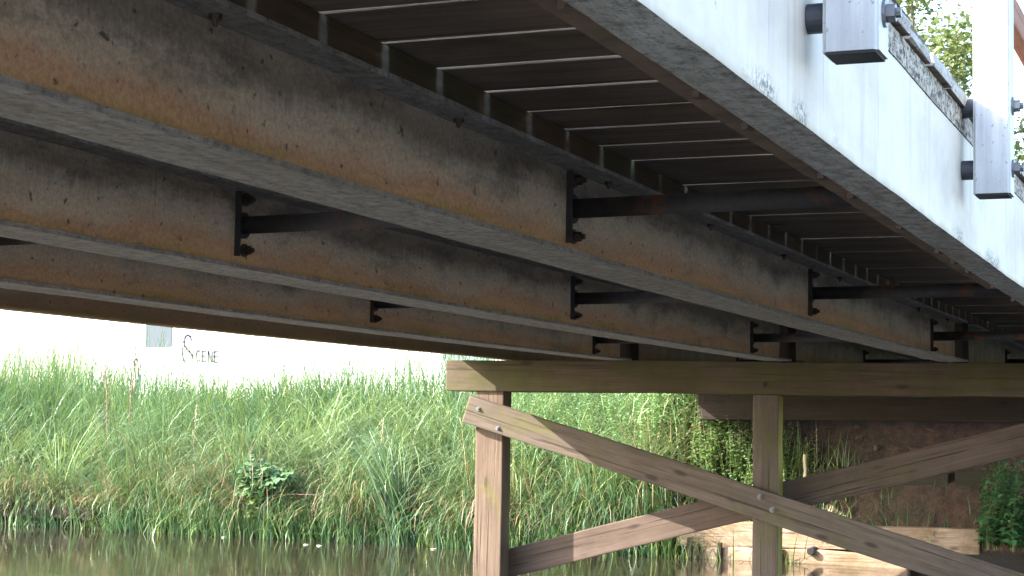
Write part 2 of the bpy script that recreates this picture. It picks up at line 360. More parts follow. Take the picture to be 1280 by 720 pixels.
# brown angle bolted inside the near channel
ang = strip_mesh('edge_angle', [(-.576, H + .012, 0), (-.618, H + .012, 0), (-.618, H + .018, 0), (-.582, H + .018, 0), (-.582, H + .07, 0), (-.576, H + .07, 0)], YN, 4.7, [M['brown']], None); adopt(ang, bridge)
y = 1.3
while y < 9.3:
    bm = bmesh.new(); z = H + .012 + sag(y); bm_cyl(bm, (-.585, y, z), (-.585, y, z - .009), .012, seg=6); from_bm('bolt', bm, M['bolt'], ch); y += random.choice([.22, .22, .44])
# nailers on every girder
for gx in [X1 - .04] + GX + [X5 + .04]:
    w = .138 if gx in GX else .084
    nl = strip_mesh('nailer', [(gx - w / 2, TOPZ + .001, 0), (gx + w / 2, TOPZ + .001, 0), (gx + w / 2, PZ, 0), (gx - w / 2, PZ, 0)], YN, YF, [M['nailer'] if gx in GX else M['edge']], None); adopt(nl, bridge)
# planks
k0 = int((YN - PY0) / PITCH); k1 = int((YF - PY0) / PITCH)
for k in range(k0, k1):
    ya = PY0 + k * PITCH; gap = random.choice([.015, .018, .021, .016, .022, .012, .019])
    if k in (0, 2, 3, 6): gap = .023
    y0 = ya + gap / 2; y1 = ya + PITCH - gap * .0 - random.uniform(0, .002); yc = (y0 + y1) / 2; z = PZ + .0015 + sag(yc) + random.uniform(0, .003)
    o = timber('deck_plank', (X5 - .035, yc, z + .0125), (X1 + .012 + random.uniform(-.006, .006), yc, z + .0125), y1 - y0, .025, [M['plank'], M['end_gaplight']], None, bev=.003, wob=.0012, normal=(0, 0, 1), segs=6)
    for p_ in o.data.polygons:
        if abs(p_.normal.x) > .8 or abs(p_.normal.z) > .8: p_.material_index = 1  # weathered grey ends; long sides share the pale colour to brighten the daylight slits
    adopt(o, bridge)
# cross braces
def rowy(y0, x): return y0 + (-(x) - 1.41) * .11
bays = [(X1 - .008, GX[0] + .004), (GX[0] - .004, GX[1] + .004), (GX[1] - .004, GX[2] + .004), (GX[2] - .004, X5 + .008)]
for y0 in (.95, 3.665, 6.06, 8.68, 11.6):
    for bi, (xr, xl) in enumerate(bays[:3] if y0 > 1 else bays[:1]):
        yl, yr = rowy(y0, xl), rowy(y0, xr) + .01
        bm = bmesh.new(); z0 = .511 + sag(y0) * 0
        bm_cyl(bm, (xl + .002, yl + .030, .511), (xr - .002, yr + .030, .511), .0225, seg=20)
        o = from_bm('cross_brace', bm, M['steel'], None, smooth=False)
        for p in o.data.polygons: p.use_smooth = len(p.vertices) == 4
        adopt(o, bridge)
        for (xx, yy, sg) in ((xl, yl, 1), (xr, yr, -1)):
            if xx == X5 + .008: pass
            bm = bmesh.new(); bm_box(bm, (xx + sg * .007, yy, .5125), (.014, .009, .165)); bm_cyl(bm, (xx + sg * .001, yy + .030, .511), (xx + sg * .008, yy + .030, .511), .034, seg=16)
            from_bm('end_plate', bm, M['steel'], o)
            for zz in (.448, .578): bolt('bolt', (xx + sg * .001, yy + .040, zz), (sg, .0, 0), .0115, .030, M['bolt'], o)
# railing posts standing off the outer channels
def rail_post(x, yf, s):
    W, D = .071, .071; z0, z1 = .483, 1.62
    bm = bmesh.new(); bm_box(bm, (0, 0, (z1 - z0) / 2), (W, D, z1 - z0))
    es = [e for e in bm.edges if abs((e.verts[0].co - e.verts[1].co).z) > .5]
    bmesh.ops.bevel(bm, geom=es, offset=.005, segments=3, affect='EDGES')
    o = from_bm('rail_post', bm, M['railpost'], None); o.location = (x, yf + D / 2, z0); adopt(o, bridge)
    bm = bmesh.new(); bm_box(bm, (0, 0, -.0015), (W - .008, D - .008, .003)); from_bm('shade_plate', bm, M['foot_shade'], o)  # thin near-black plate standing for the shaded underside of the post
    for zz in (.535, .659):
        bm = bmesh.new(); bm_cyl(bm, (-s * W / 2, 0, zz - z0), (-s * (W / 2 + .0255), 0, zz - z0), .0195, seg=20); from_bm('spacer', bm, M['pipe'], o)
        bolt('bolt', (s * W / 2, 0, zz - z0), (s, 0, 0), .012, .022, M['galv'], o)
    return o
for i in range(-2, 8):
    rail_post(-.4813 + .0355, 2.134 + i * 1.333, 1); rail_post(X5 - .0257 - .0355, 2.134 + i * 1.333 + .3, -1)
for x in (-.507, X5 - .006 + .0):
    sx = -.503 if x == -.507 else X5 + .002
    for z in (.985, 1.42):
        o = timber('handrail', (sx, YN, z + .035), (sx, 12.4, z + .035), .072, .038, M['rail'], None, normal=(1, 0, 0), segs=20); adopt(o, bridge)

# ---------------------------------------------------------------- the pier
pier = empty('bridge_pier', (-2.6, 9.5, WZ)); tag(pier, 'timber trestle pier with square posts, diagonal cross bracing and heavy mossy cap beam', 'bridge pier')
def sk(x, off=0): return 9.5 + .1 * (x + 2.6) + off
NRM = Vector((-.1, 1, 0)).normalized()
def pt(x, z, off=0): return (x, sk(x, off), z)
capz = (.2375 + .4185) / 2
o = timber('cap_beam', pt(-4.343, capz, .11), pt(.2, capz, .11), .181, .22, M['cap'], None, normal=NRM, segs=14, bev=.006); adopt(o, pier)
tag(o, 'mossy brown cap beam with sunlit left end')
for px, w, name in ((-4.07, .166, 'weathered pinkish left post at the open end of the pier'), (-2.46, .145, 'middle post, its right side edged yellow green'), (-.85, .15, 'right post')):
    o = timber('post', pt(px, .236, .012 + .085), pt(px - .004, -1.9, .012 + .085), w, .165, [M['post'] if px < -4 else M['brace'], M['algae']], None, normal=NRM, segs=10, bev=.006); adopt(o, pier); tag(o, name)
    if px > -3:
        for p_ in o.data.polygons:
            if p_.normal.z > .9: p_.material_index = 1
# front brace, falls to the right; rear brace, rises to the right
b1 = timber('diagonal_brace', pt(-4.19, .135, -.020), pt(-.55, -.155 * 0 - .94, -.020), .166, .042, M['brace'], None, normal=NRM, segs=14); adopt(b1, pier); tag(b1, 'front diagonal brace falling to the right across both posts')
b2 = timber('diagonal_brace', pt(-4.12, -.80, .205), pt(-.6, .15, .205), .165, .045, M['brace_r'], None, normal=NRM, segs=14); adopt(b2, pier); tag(b2, 'rear diagonal brace rising to the right behind the posts')
for (x, z) in ((-4.11, .13), (-3.99, .02)): adopt(bolt('bolt', pt(x, z, -.0405), (.1, -1, 0), .009, .012, M['galv'], None), pier)
for (x, z) in ((-2.47, -.33), (-2.40, -.40)): adopt(bolt('bolt', pt(x, z, -.0405), (.1, -1, 0), .011, .014, M['galv'], None), pier)
adopt(bolt('bolt', pt(-2.47, .29, -.001), (.1, -1, 0), .014, .014, M['bolt'], None), pier)

# ---------------------------------------------------------------- terrain, water
def fbm(x, y):
    return (math.sin(x * 1.3 + 1) * math.cos(y * 1.7) + .5 * math.sin(x * 3.1 + y * 2.3) + .3 * math.sin(x * 7.3 - y * 5.1)) / 1.8
def ss(a, b, t): t = min(1, max(0, (t - a) / (b - a))); return t * t * (3 - 2 * t)
def ground_z(x, y):
    under = ss(-4.9, -4.2, x) * (1 - ss(-.6, .2, x))          # below the bridge and its approach
    if y < 6:
        z = -1.7 + ss(1.6, .5, -(-y)) * 0
        z = -1.7 + .95 * (1 - ss(-.2, 1.6, y)) + .85 * (1 - ss(-4, -.4, y)); z += under * .55 * (1 - ss(-3, -1.7, y))
    else:
        a = -1.7 + .93 * ss(13.12, 13.28, y)                    # toe of the far bank
        z = a + .62 * ss(13.2, 15.6, y) * (1 - under) + (.10 * ss(16, 22, y)) * (1 - under)
        z += under * (.50 * ss(13.28, 13.56, y) + .50 * ss(13.52, 13.95, y) + .42 * ss(13.98, 14.03, y))
        z += fbm(x * 1.6, y * 1.6) * .03 * ss(13.3, 13.8, y) + under * ss(13.5, 13.8, y) * (fbm(x * 5.3, y * 4.7) * .035 + fbm(x * 13, y * 15) * .016)
    return z
xs = np.concatenate([-np.geomspace(400, 16, 16), np.linspace(-15.5, 3, 150), np.geomspace(3.4, 400, 18)])
ys = np.concatenate([-np.geomspace(400, 6, 14), np.linspace(-5.5, 2.5, 34), np.linspace(3, 12.8, 8), np.linspace(13.0, 17, 66), np.geomspace(17.3, 600, 22)])
vs = [(x, y, ground_z(x, y)) for y in ys for x in xs]; nx = len(xs)
fs = [(j * nx + i, j * nx + i + 1, (j + 1) * nx + i + 1, (j + 1) * nx + i) for j in range(len(ys) - 1) for i in range(nx - 1)]
me = bpy.data.meshes.new('ground'); me.from_pydata(vs, [], fs); g = link('ground', me, M['ground'], smooth=True); g['kind'] = 'structure'
me = bpy.data.meshes.new('river_water'); me.from_pydata([(-400, .0, WZ), (400, .0, WZ), (400, 13.6, WZ), (-400, 13.6, WZ)], [], [(0, 1, 2, 3)])
w = link('river_water', me, M['water']); w['kind'] = 'structure'

# ---------------------------------------------------------------- far abutment and bank edging
ab = empty('bridge_abutment', (-2.5, 13.6, -.9)); tag(ab, 'far abutment of dark seat beam, retaining boards and a pale sill at the waterline', 'abutment')
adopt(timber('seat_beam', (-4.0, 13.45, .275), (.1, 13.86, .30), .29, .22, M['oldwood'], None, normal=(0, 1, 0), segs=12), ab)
for i, (x0, x1, z0, z1) in enumerate(((-3.35, -2.02, -.62, -.42), (-3.30, -2.06, -.418, -.24), (-2.05, -.5, -.60, -.41), (-2.01, -.5, -.406, -.22))):
    adopt(timber('retaining_board', (x0, 13.50 + .02 * (i > 1), (z0 + z1) / 2), (x1, 13.52 + .02 * (i > 1), (z0 + z1) / 2), z1 - z0 - .006, .05, M['board'], None, segs=8, wob=.004), ab)
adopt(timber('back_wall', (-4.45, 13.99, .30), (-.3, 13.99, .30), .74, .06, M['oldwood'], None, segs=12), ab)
s1 = timber('sill', (-4.10, 13.24, -.765), (-1.80, 13.34, -.735), .19, .14, M['sill'], None, normal=(0, 1, 0), segs=40, wob=.006, bev=.014); adopt(s1, ab); tag(s1, 'pale sawn timber sill at the water, its left part blazing in the sun')
adopt(timber('sill', (-4.0, 13.16, -.915), (-2.3, 13.20, -.905), .11, .10, M['sill'], None, normal=(0, 1, 0), segs=12, wob=.008, bev=.015), ab)
for (x, h_) in ((-3.98, .16), (-3.9, .11), (-3.72, .13), (-3.25, .12)):
    adopt(timber('rotten_stub', (x, 13.10, -1.2), (x + random.uniform(-.02, .02), 13.11, WZ + h_), .04, .035, M['oldwood'], None, normal=(0, 1, 0), segs=4), ab)
# drain pipe stub poking out of the sill
bm = bmesh.new(); bm_cyl(bm, (-3.02, 13.3, -.845), (-3.02, 13.10, -.855), .030, seg=20); bm_cyl(bm, (-3.02, 13.105, -.855), (-3.02, 13.096, -.855), .024, seg=18, mi=1)
o = from_bm('drain_pipe', bm, [M['steel'], M['dark']]); tag(o, 'short black drain pipe end low in the pale sill at the waterline', 'pipe')
ed = empty('bank_edging', (-8.5, 13.2, WZ)); tag(ed, 'weathered timber bank edging along the foot of the grass bank', 'edging')
x = -15.
while x < -9.9:
    L = random.uniform(1.5, 2.2); L = min(L, -9.6 - x); zz = random.uniform(-.012, .012)
    adopt(timber('board', (x, 13.19, -.83 + zz), (x + L - .012, 13.19, -.83 + zz + random.uniform(-.01, .01)), .11, .035, M['oldwood'], None, segs=6, wob=.004), ed)
    x += L

# ---------------------------------------------------------------- vegetation
def tint_mesh(name, V, F4, C, mat, parent=None, smooth=True):
    """V (n,3), F4 (m,4) quads, C (n,3) vertex tints"""
    me = bpy.data.meshes.new(name); n, m = len(V), len(F4)
    me.vertices.add(n); me.vertices.foreach_set('co', np.ascontiguousarray(V, 'f').ravel())
    me.loops.add(m * 4); me.loops.foreach_set('vertex_index', np.ascontiguousarray(F4, 'i').ravel())
    me.polygons.add(m); me.polygons.foreach_set('loop_start', np.arange(0, m * 4, 4, dtype='i'))
    me.update(calc_edges=True)
    a = me.color_attributes.new('tint', 'FLOAT_COLOR', 'POINT')
    a.data.foreach_set('color', np.concatenate([C, np.ones((n, 1))], 1).astype('f').ravel())
    return link(name, me, mat, parent, smooth)
def blades(root, L, az, lean, bend, width, color, seg=6):
    """arched tapering blades; every argument an array over blades"""
    n = len(L); V = np.zeros((n, seg + 1, 2, 3)); p = root.astype(float).copy()
    d = np.stack([np.cos(az), np.sin(az), np.zeros(n)], 1); tw = az + PI / 2 + rng.normal(0, .5, n)
    wv = np.stack([np.cos(tw), np.sin(tw), np.zeros(n)], 1)
    for s in range(seg + 1):
        u = s / seg; ww = (width * (1 - u ** 1.7) * .5 + .0004)[:, None]
        V[:, s, 0] = p - wv * ww; V[:, s, 1] = p + wv * ww
        th = lean + bend * (u + .5 / seg) ** 1.6
        p = p + (d * np.sin(th)[:, None] + np.array([0, 0, 1.]) * np.cos(th)[:, None]) * (L / seg)[:, None]
    idx = (np.arange(n) * (seg + 1) * 2)[:, None, None] + (np.arange(seg) * 2)[None, :, None] + np.array([0, 1, 3, 2])[None, None, :]
    C = np.repeat(color[:, None, :], (seg + 1) * 2, 1).reshape(n, seg + 1, 2, 3)
    return V.reshape(-1, 3), idx.reshape(-1, 4), C.reshape(-1, 3)
def cat(parts):
    V, F, C = [], [], []; o = 0
    for v, f, c in parts: V.append(v); F.append(f + o); C.append(c); o += len(v)
    return np.concatenate(V), np.concatenate(F), np.concatenate(C)
def leaves(pos, nrm_az, size, pitch, color, aspect=.55):
    """folded four-corner leaves: two quads each meeting at a midrib"""
    n = len(pos); a = np.stack([np.cos(nrm_az) * np.cos(pitch), np.sin(nrm_az) * np.cos(pitch), np.sin(pitch)], 1)
    sd = np.stack([-np.sin(nrm_az), np.cos(nrm_az), rng.normal(0, .35, n)], 1); sd /= np.linalg.norm(sd, axis=1)[:, None]
    s = size[:, None]; up = np.cross(a, sd)
    V = np.stack([pos, pos + a * s * .55 + sd * s * aspect * .5 + up * s * .1, pos + a * s - up * s * .12, pos + a * s * .55 - sd * s * aspect * .5 + up * s * .1, pos + a * s * .5 - up * s * .03,
                  pos + a * s * .18 + sd * s * aspect * .36 + up * s * .05, pos + a * s * .18 - sd * s * aspect * .36 + up * s * .05], 1)
    b = (np.arange(n) * 7)[:, None]
    F = np.concatenate([b + np.array([0, 5, 1, 4]), b + np.array([4, 1, 2, 2])[[0, 1, 2, 2]], b + np.array([0, 4, 3, 6])], 0)
    F = np.concatenate([b + np.array([0, 5, 1, 4]), b + np.array([0, 4, 3, 6])], 0)
    T = np.concatenate([b + np.array([4, 1, 2, 3])], 0)
    return V.reshape(-1, 3), np.concatenate([F, T], 0), np.repeat(color, 7, 0)
GR = np.array([(.055, .125, .040), (.09, .17, .062), (.072, .155, .085), (.135, .20, .055), (.20, .25, .08), (.03, .07, .025)])
def gcol(n, w=(.2, .25, .25, .15, .08, .07), jitter=.3):
    c = GR[rng.choice(len(GR), n, p=np.array(w) / sum(w))]; return c * rng.uniform(1 - jitter, 1 + jitter, (n, 1)) * rng.uniform(.94, 1.06, (n, 3))
gz = np.vectorize(ground_z)
def tussocks(cx, cy, nb, Lm, leanv, bendv, azb, cb, spread=.07, wid=.008, water=False):
    R, LL, AZ, LE, BE, WI, CC = [], [], [], [], [], [], []
    for i in range(len(cx)):
        n = nb[i]; rx = cx[i] + rng.normal(0, spread, n); ry = cy[i] + rng.normal(0, spread, n)
        out = np.arctan2(ry - cy[i], rx - cx[i]); vx = np.cos(out) * .8 + np.cos(azb[i]) * 1.0; vy = np.sin(out) * .8 + np.sin(azb[i]) * 1.0
        R.append(np.stack([rx, ry, np.full(n, 0.)], 1)); AZ.append(np.arctan2(vy, vx) + rng.normal(0, .25, n))
        LL.append(Lm[i] * rng.uniform(.55, 1.15, n)); LE.append(np.abs(rng.normal(leanv[i], .15, n))); BE.append(np.abs(rng.normal(bendv[i], .5, n)))
        WI.append(rng.uniform(.6, 1.25, n) * wid); CC.append(np.tile(cb[i], (n, 1)) * rng.uniform(.75, 1.3, (n, 1)))
    R = np.concatenate(R); R[:, 2] = gz(R[:, 0], np.maximum(R[:, 1], 13.27)) - .02
    R[:, 1] = np.maximum(R[:, 1], 13.22) if not water else np.minimum(R[:, 1], 13.24)
    if water: R[:, 2] = WZ - .03
    return blades(R, np.concatenate(LL), np.concatenate(AZ), np.concatenate(LE), np.concatenate(BE), np.concatenate(WI), np.concatenate(CC))
parts = []
# sloping bank: dense tussocks leaning over each other, mostly out and to the right
n = 1900; cx = rng.uniform(-15.5, -4.15, n); cy = 13.3 + 3.4 * rng.uniform(0, 1, n) ** .85
flow = np.sin(cx * 1.15 + 2) * .9 + np.sin(cx * .47) * .6
az = -PI / 2 + .5 + flow * .8 + rng.normal(0, .35, n); Lm = rng.uniform(.55, 1.05, n) * np.where(cy < 13.7, .75, 1.) * (1 + .12 * np.sin(cx * 1.9))
parts.append(tussocks(cx, cy, rng.integers(18, 34, n), Lm, np.full(n, .2), rng.uniform(.8, 2.6, n), az, gcol(n), wid=.0095))
# upright reeds at the top
n = 620; cx = rng.uniform(-15.5, -4.4, n); cy = rng.uniform(15.2, 17.2, n)
parts.append(tussocks(cx, cy, rng.integers(8, 16, n), (rng.uniform(1.05, 1.45, n) + .10 * np.sin(cx * 2.3) + .12 * np.sin(cx * 5.1)) * (1 + .04 * (cx < -11)) * (1 - .3 * ((cx > -10.9) & (cx < -9.5))), np.full(n, .12), rng.uniform(.2, 1.5, n), rng.uniform(-PI, PI, n), gcol(n, (.2, .3, .3, .15, .05, .0)), wid=.011))
# toe: short drooping green and straw
n = 300; cx = rng.uniform(-15, -4.1, n); cy = rng.uniform(13.22, 13.5, n)
straw = rng.uniform(0, 1, n) < .42; cb = gcol(n); cb[straw] = np.array([.30, .22, .12]) * rng.uniform(.6, 1.2, (straw.sum(), 1))
parts.append(tussocks(cx, cy, rng.integers(10, 24, n), rng.uniform(.2, .42, n), np.full(n, .5), rng.uniform(1.2, 2.9, n), -PI / 2 + rng.normal(0, .5, n), cb, wid=.006))
# scattered dead blades
n = 160; cx = rng.uniform(-15, -4.3, n); cy = rng.uniform(13.3, 15.6, n)
parts.append(tussocks(cx, cy, rng.integers(3, 7, n), rng.uniform(.5, .85, n), np.full(n, .25), rng.uniform(.5, 2., n), rng.uniform(-PI, PI, n), np.array([.36, .29, .17]) * rng.uniform(.7, 1.2, (n, 1)), wid=.006))
n = 1900; cx = rng.uniform(-15, -4.1, n); kk = (np.sin(cx * 2.1) + np.sin(cx * 5.3 + 1) + .8 * np.sin(cx * 11.7 + 2)) / 2.8; ok = rng.uniform(-1, .6, n) < kk; cx = cx[ok]; kk = kk[ok]; n = len(cx); cy = rng.uniform(13.12, 13.55, n)
straw = rng.uniform(0, 1, n) < .26; cb = gcol(n); cb[straw] = np.array([.32, .23, .13]) * rng.uniform(.6, 1.2, (straw.sum(), 1))
parts.append(tussocks(cx, cy, rng.integers(6, 26, n), rng.uniform(.18, .5, n) * (1.3 + .6 * kk) * (1 + .3 * (cx > -9.4)), np.abs(rng.normal(.3, .35, n)), rng.uniform(.7, 2.5, n), -PI / 2 + rng.normal(0, .75, n), cb, wid=.007))
n = 60; cx = np.concatenate([rng.uniform(-9.2, -4.3, 44), rng.uniform(-15, -9.2, 16)]); cy = rng.uniform(13.5, 15.0, n)
parts.append(tussocks(cx, cy, rng.integers(70, 130, n), rng.uniform(.85, 1.25, n), np.full(n, .25), rng.uniform(1.5, 2.5, n), -PI / 2 + .45 + np.sin(cx * 2.2) * .9 + rng.normal(0, .3, n), np.array([.17, .235, .10]) * rng.uniform(.75, 1.35, (n, 1)), spread=.05, wid=.0125))
cx = np.concatenate([rng.uniform(-9.4, -4.15, 420), rng.uniform(-15, -9.4, 55)]); n = len(cx); cy = rng.uniform(13.1, 13.22, n)
parts.append(tussocks(cx, cy, rng.integers(6, 20, n), rng.uniform(.22, .62, n), np.abs(rng.normal(.1, .2, n)), rng.uniform(.4, 2.4, n), -PI / 2 + rng.normal(0, 1., n), gcol(n), wid=.0085, water=True))
n = 700; cx = rng.uniform(-15.5, -4.15, n); cy = rng.uniform(13.5, 16.6, n)
parts.append(tussocks(cx, cy, rng.integers(2, 6, n), rng.uniform(.75, 1.15, n), np.full(n, .25), rng.uniform(1.2, 2.7, n), -PI / 2 + np.sin(cx * 1.15 + 2) * .8 + rng.normal(0, .6, n), np.array([.26, .33, .17]) * rng.uniform(.75, 1.25, (n, 1)) * np.where(cx > -9.2, 1.35, .9)[:, None], wid=.010))
V, F, C = cat(parts); tag(tint_mesh('bank_grass', V, F, C, M['blade']), 'tall arching green sedge grass covering the far bank', 'grass', kind='stuff')
# grass beside and behind, right of the bridge and on the near bank (thin)
n = 500; cx = rng.uniform(-.3, 8, n); cy = 13.3 + 3.4 * rng.uniform(0, 1, n)
p1 = tussocks(cx, cy, rng.integers(12, 22, n), rng.uniform(.4, .8, n), np.full(n, .2), rng.uniform(.5, 2, n), -PI / 2 + rng.normal(0, .5, n), gcol(n))
tag(tint_mesh('bank_grass', *p1, M['blade']), 'tall green grass on the far bank right of the bridge', 'grass', kind='stuff')
# weeds: leafy ground cover climbing the bank next to the abutment
def weeds(n, xr, yr, hr, size=.035, cols=(.085, .165, .055), per=26, seedcol=.2):
    P, Z, SZ, PT, CC = [], [], [], [], []; st = []
    for i in range(n):
        x, y = rng.uniform(*xr), rng.uniform(*yr); z = ground_z(x, max(y, 13.27)) - .01; h = rng.uniform(*hr)
        lx, ly = rng.normal(0, .12), rng.normal(-.1, .1); k = per; u = np.linspace(.12, 1, k)
        px = x + lx * u ** 1.5 * h; py = y + ly * u ** 1.5 * h; pz = z + h * u * .96
        P.append(np.stack([px, py, pz], 1)); Z.append(rng.uniform(-PI, PI) + np.arange(k) * 1.9 + rng.normal(0, .3, k)); SZ.append(size * rng.uniform(.7, 1.4, k) * (1.15 - .6 * u)); PT.append(rng.uniform(-.5, .5, k))
        base = np.array(cols) * rng.uniform(.7, 1.35); CC.append(np.tile(base, (k, 1)) * rng.uniform(.8, 1.25, (k, 1)))
        st.append((x, y, z, h, math.atan2(ly, lx), math.hypot(lx, ly)))
    L1 = leaves(np.concatenate(P), np.concatenate(Z), np.concatenate(SZ), np.concatenate(PT), np.concatenate(CC))
    st = np.array(st)
    L2 = blades(st[:, :3], st[:, 3], st[:, 4], st[:, 5] * .4, st[:, 5], np.full(n, .007), np.tile([.12, .15, .05], (n, 1)))
    return cat([L1, L2])
V, F, C = cat([weeds(620, (-5.9, -3.85), (13.4, 14.6), (.45, 1.0), size=.05, per=34), weeds(90, (-4.0, -3.3), (13.35, 13.6), (.3, .7), size=.045), weeds(260, (-15, -5.2), (13.25, 13.9), (.15, .4), cols=(.13, .17, .07)), weeds(200, (-15, -5), (14, 16), (.4, .8), size=.03)])
tag(tint_mesh('bank_weeds', V, F, C, M['leaf']), 'leafy nettles and weeds mixed into the bank beside the abutment', 'weeds', kind='stuff')
# shorter grass in front of the soil slope under the bridge
n = 60; cx = rng.uniform(-3.95, -2.75, n); cy = rng.uniform(13.32, 13.55, n)
pa = tussocks(cx, cy, rng.integers(6, 14, n), rng.uniform(.2, .48, n) * np.where(cx > -3.2, .8, 1), np.full(n, .12), rng.uniform(.1, 1.2, n), rng.uniform(-PI, PI, n), gcol(n, (.1, .2, .1, .3, .3, 0)))
pb = weeds(110, (-4.1, -3.0), (13.32, 13.6), (.15, .5), cols=(.14, .22, .05), per=16)
cx = rng.uniform(-4.25, -3.15, 34); cy = rng.uniform(13.1, 13.16, 34); ps = tussocks(cx, cy, rng.integers(3, 9, 34), rng.uniform(.12, .34, 34), np.full(34, .2), rng.uniform(.4, 2.4, 34), rng.uniform(-PI, PI, 34), gcol(34, (.1, .2, .1, .3, .3, 0)), water=True)
n = 26; cx = rng.uniform(-2.9, -1.9, n); cy = rng.uniform(13.34, 13.44, n)
pc = tussocks(cx, cy, rng.integers(3, 7, n), rng.uniform(.15, .3, n), np.full(n, .2), rng.uniform(.5, 2, n), rng.uniform(-PI, PI, n), gcol(n))
V, F, C = cat([pa, pb, pc, ps]); tag(tint_mesh('grass_tufts', V, F, C, M['blade']), 'thin sunlit grass growing in front of the soil under the bridge', 'grass', kind='stuff')

def plant_thing(name, label, cat_, V, F, C, mat, loc, group=None):
    o = tint_mesh(name, V - np.array(loc), F, C, mat); o.location = loc; return tag(o, label, cat_, group)
# the broad leafed plant over the water
def broadleaf(cx, cy, cz, n, rx, rz, size, col):
    an = rng.uniform(-PI, PI, n); ra = rng.uniform(0, 1, n) ** .6 * (1 + .25 * np.sin(an * 3 + 1) + .15 * np.sin(an * 7))
    P = np.stack([cx + np.cos(an) * ra * rx * 1.5, cy + rng.uniform(-.12, .1, n), cz + np.sin(an) * ra * rz * 1.5], 1)
    return leaves(P, -PI / 2 + rng.normal(0, .9, n), size * rng.uniform(.6, 1.3, n), rng.uniform(-.8, .3, n), np.array(col) * rng.uniform(.7, 1.3, (n, 1)), aspect=.85)
b1_ = broadleaf(-7.8, 13.08, -.43, 420, .16, .11, .065, (.095, .19, .085)); b2_ = broadleaf(-7.82, 13.06, -.66, 45, .04, .09, .055, (.19, .25, .07))
st = np.array([(-7.82, 13.15, -.80, .5, 1.2), (-7.9, 13.4, -.72, .4, -2.2), (-7.7, 13.4, -.72, .42, -1.)])
b3_ = blades(st[:, :3], st[:, 3], st[:, 4], np.full(3, .4), np.full(3, .5), np.full(3, .012), np.tile([.12, .16, .06], (3, 1)))
V, F, C = cat([b1_, b2_, b3_]); plant_thing('broadleaf_plant', 'broad leafed green plant hanging over the water with two yellowish leaf sprays below', 'plant', V, F, C, M['leaf'], (-7.8, 13.4, -.75))
# coherent sedge tuft with its base in the water
n = 230; r = np.stack([-6.42 + rng.normal(0, .05, n), 13.08 + rng.normal(0, .03, n), np.full(n, WZ - .05)], 1)
V, F, C = blades(r, rng.uniform(.7, 1.35, n), PI - .25 + rng.normal(0, .35, n), rng.uniform(.1, .5, n), rng.uniform(.1, .9, n), rng.uniform(.007, .012, n), gcol(n, (.2, .2, .4, .1, .05, .05)))
plant_thing('sedge_tuft', 'blue green sedge tuft rooted in the water and leaning left', 'plant', V, F, C, M['blade'], (-6.42, 13.08, -.95))
for (tx, ty, az0, nn, lb) in ((-4.75, 13.35, -.4, 260, 'long pale sedge clump sweeping down to the right just behind the left pier post'), (-5.9, 13.7, -.7, 220, 'thick arching sedge clump between the leaning tuft and the left pier post'),):
    r = np.stack([tx + rng.normal(0, .10, nn), ty + rng.normal(0, .08, nn), np.full(nn, ground_z(tx, ty))], 1)
    V, F, C = blades(r, rng.uniform(.7, 1.15, nn), az0 + rng.normal(0, .45, nn), rng.uniform(.1, .5, nn), rng.uniform(1., 2.2, nn), rng.uniform(.007, .011, nn), gcol(nn, (.15, .3, .3, .2, .05, .0)) * 1.15)
    plant_thing('sedge_clump', lb, 'plant', V, F, C, M['blade'], (tx, ty, float(ground_z(tx, ty))))
# dock stalks (dark dry), pale stalks, yellow spike
def stalk(x, y, z0, h, lean, heads, mat, label, name='dry_stalk', r=.006):
    bm = bmesh.new(); pts = [Vector((lean * (i / 7) ** 1.4 * h + math.sin(i * 1.7) * .006, 0, h * i / 7)) for i in range(8)]
    for a, b in zip(pts[:-1], pts[1:]): bm_cyl(bm, a, b, r * 1.0, r * .85, seg=6)
    for i in range(heads):
        u = .45 + .55 * i / heads; p = Vector((lean * u ** 1.4 * h + random.gauss(0, .014), random.gauss(0, .014), h * u))
        bmesh.ops.create_icosphere(bm, subdivisions=1, radius=random.uniform(.004, .009), matrix=Matrix.Translation(p) @ Matrix.Diagonal((1, 1, random.uniform(1, 2.2), 1)))
    o = from_bm(name, bm, mat); o.location = (x, y, z0); return tag(o, label, 'plant')
stalk(-10.05, 14.3, -.4, 1.5, .05, 34, M['stalk'], 'dark reddish seed stalk standing tallest at the grass top left of the lorry lettering')
stalk(-9.98, 13.9, -.45, 1.05, -.08, 16, M['stalk'], 'shorter brown seed stalk leaning left beside the tall dark one')
stalk(-12.2, 14.2, -.4, .72, .03, 4, M['straw'], 'pale dead stem upright at the left side of the bank')
stalk(-12.0, 14.1, -.4, .66, -.12, 3, M['straw'], 'pale dead stem bending left near the left picture edge')
stalk(-9.1, 14.0, -.42, .62, .04, 30, M['straw'], 'yellowish seed spike in the green grass right of the dark stalks', 'seed_spike', .005)
stalk(-7.1, 13.9, -.4, .5, .1, 10, M['straw'], 'short straw coloured spike above the broad leafed plant', 'seed_spike', .004)
stalk(-3.13, 13.35, -.55, .42, .02, 0, M['straw'], 'pale cut stake standing in the grass right of the middle pier post', 'stake', .014)
# nettle at the right picture edge
V, F, C = weeds(60, (-1.78, -1.1), (13.0, 13.35), (.3, .72), size=.07, cols=(.08, .2, .08), per=30)
plant_thing('nettle', 'dark green nettle clump in the shade at the right edge', 'plant', V, F, C, M['leaf'], (-1.5, 13.2, -.8))
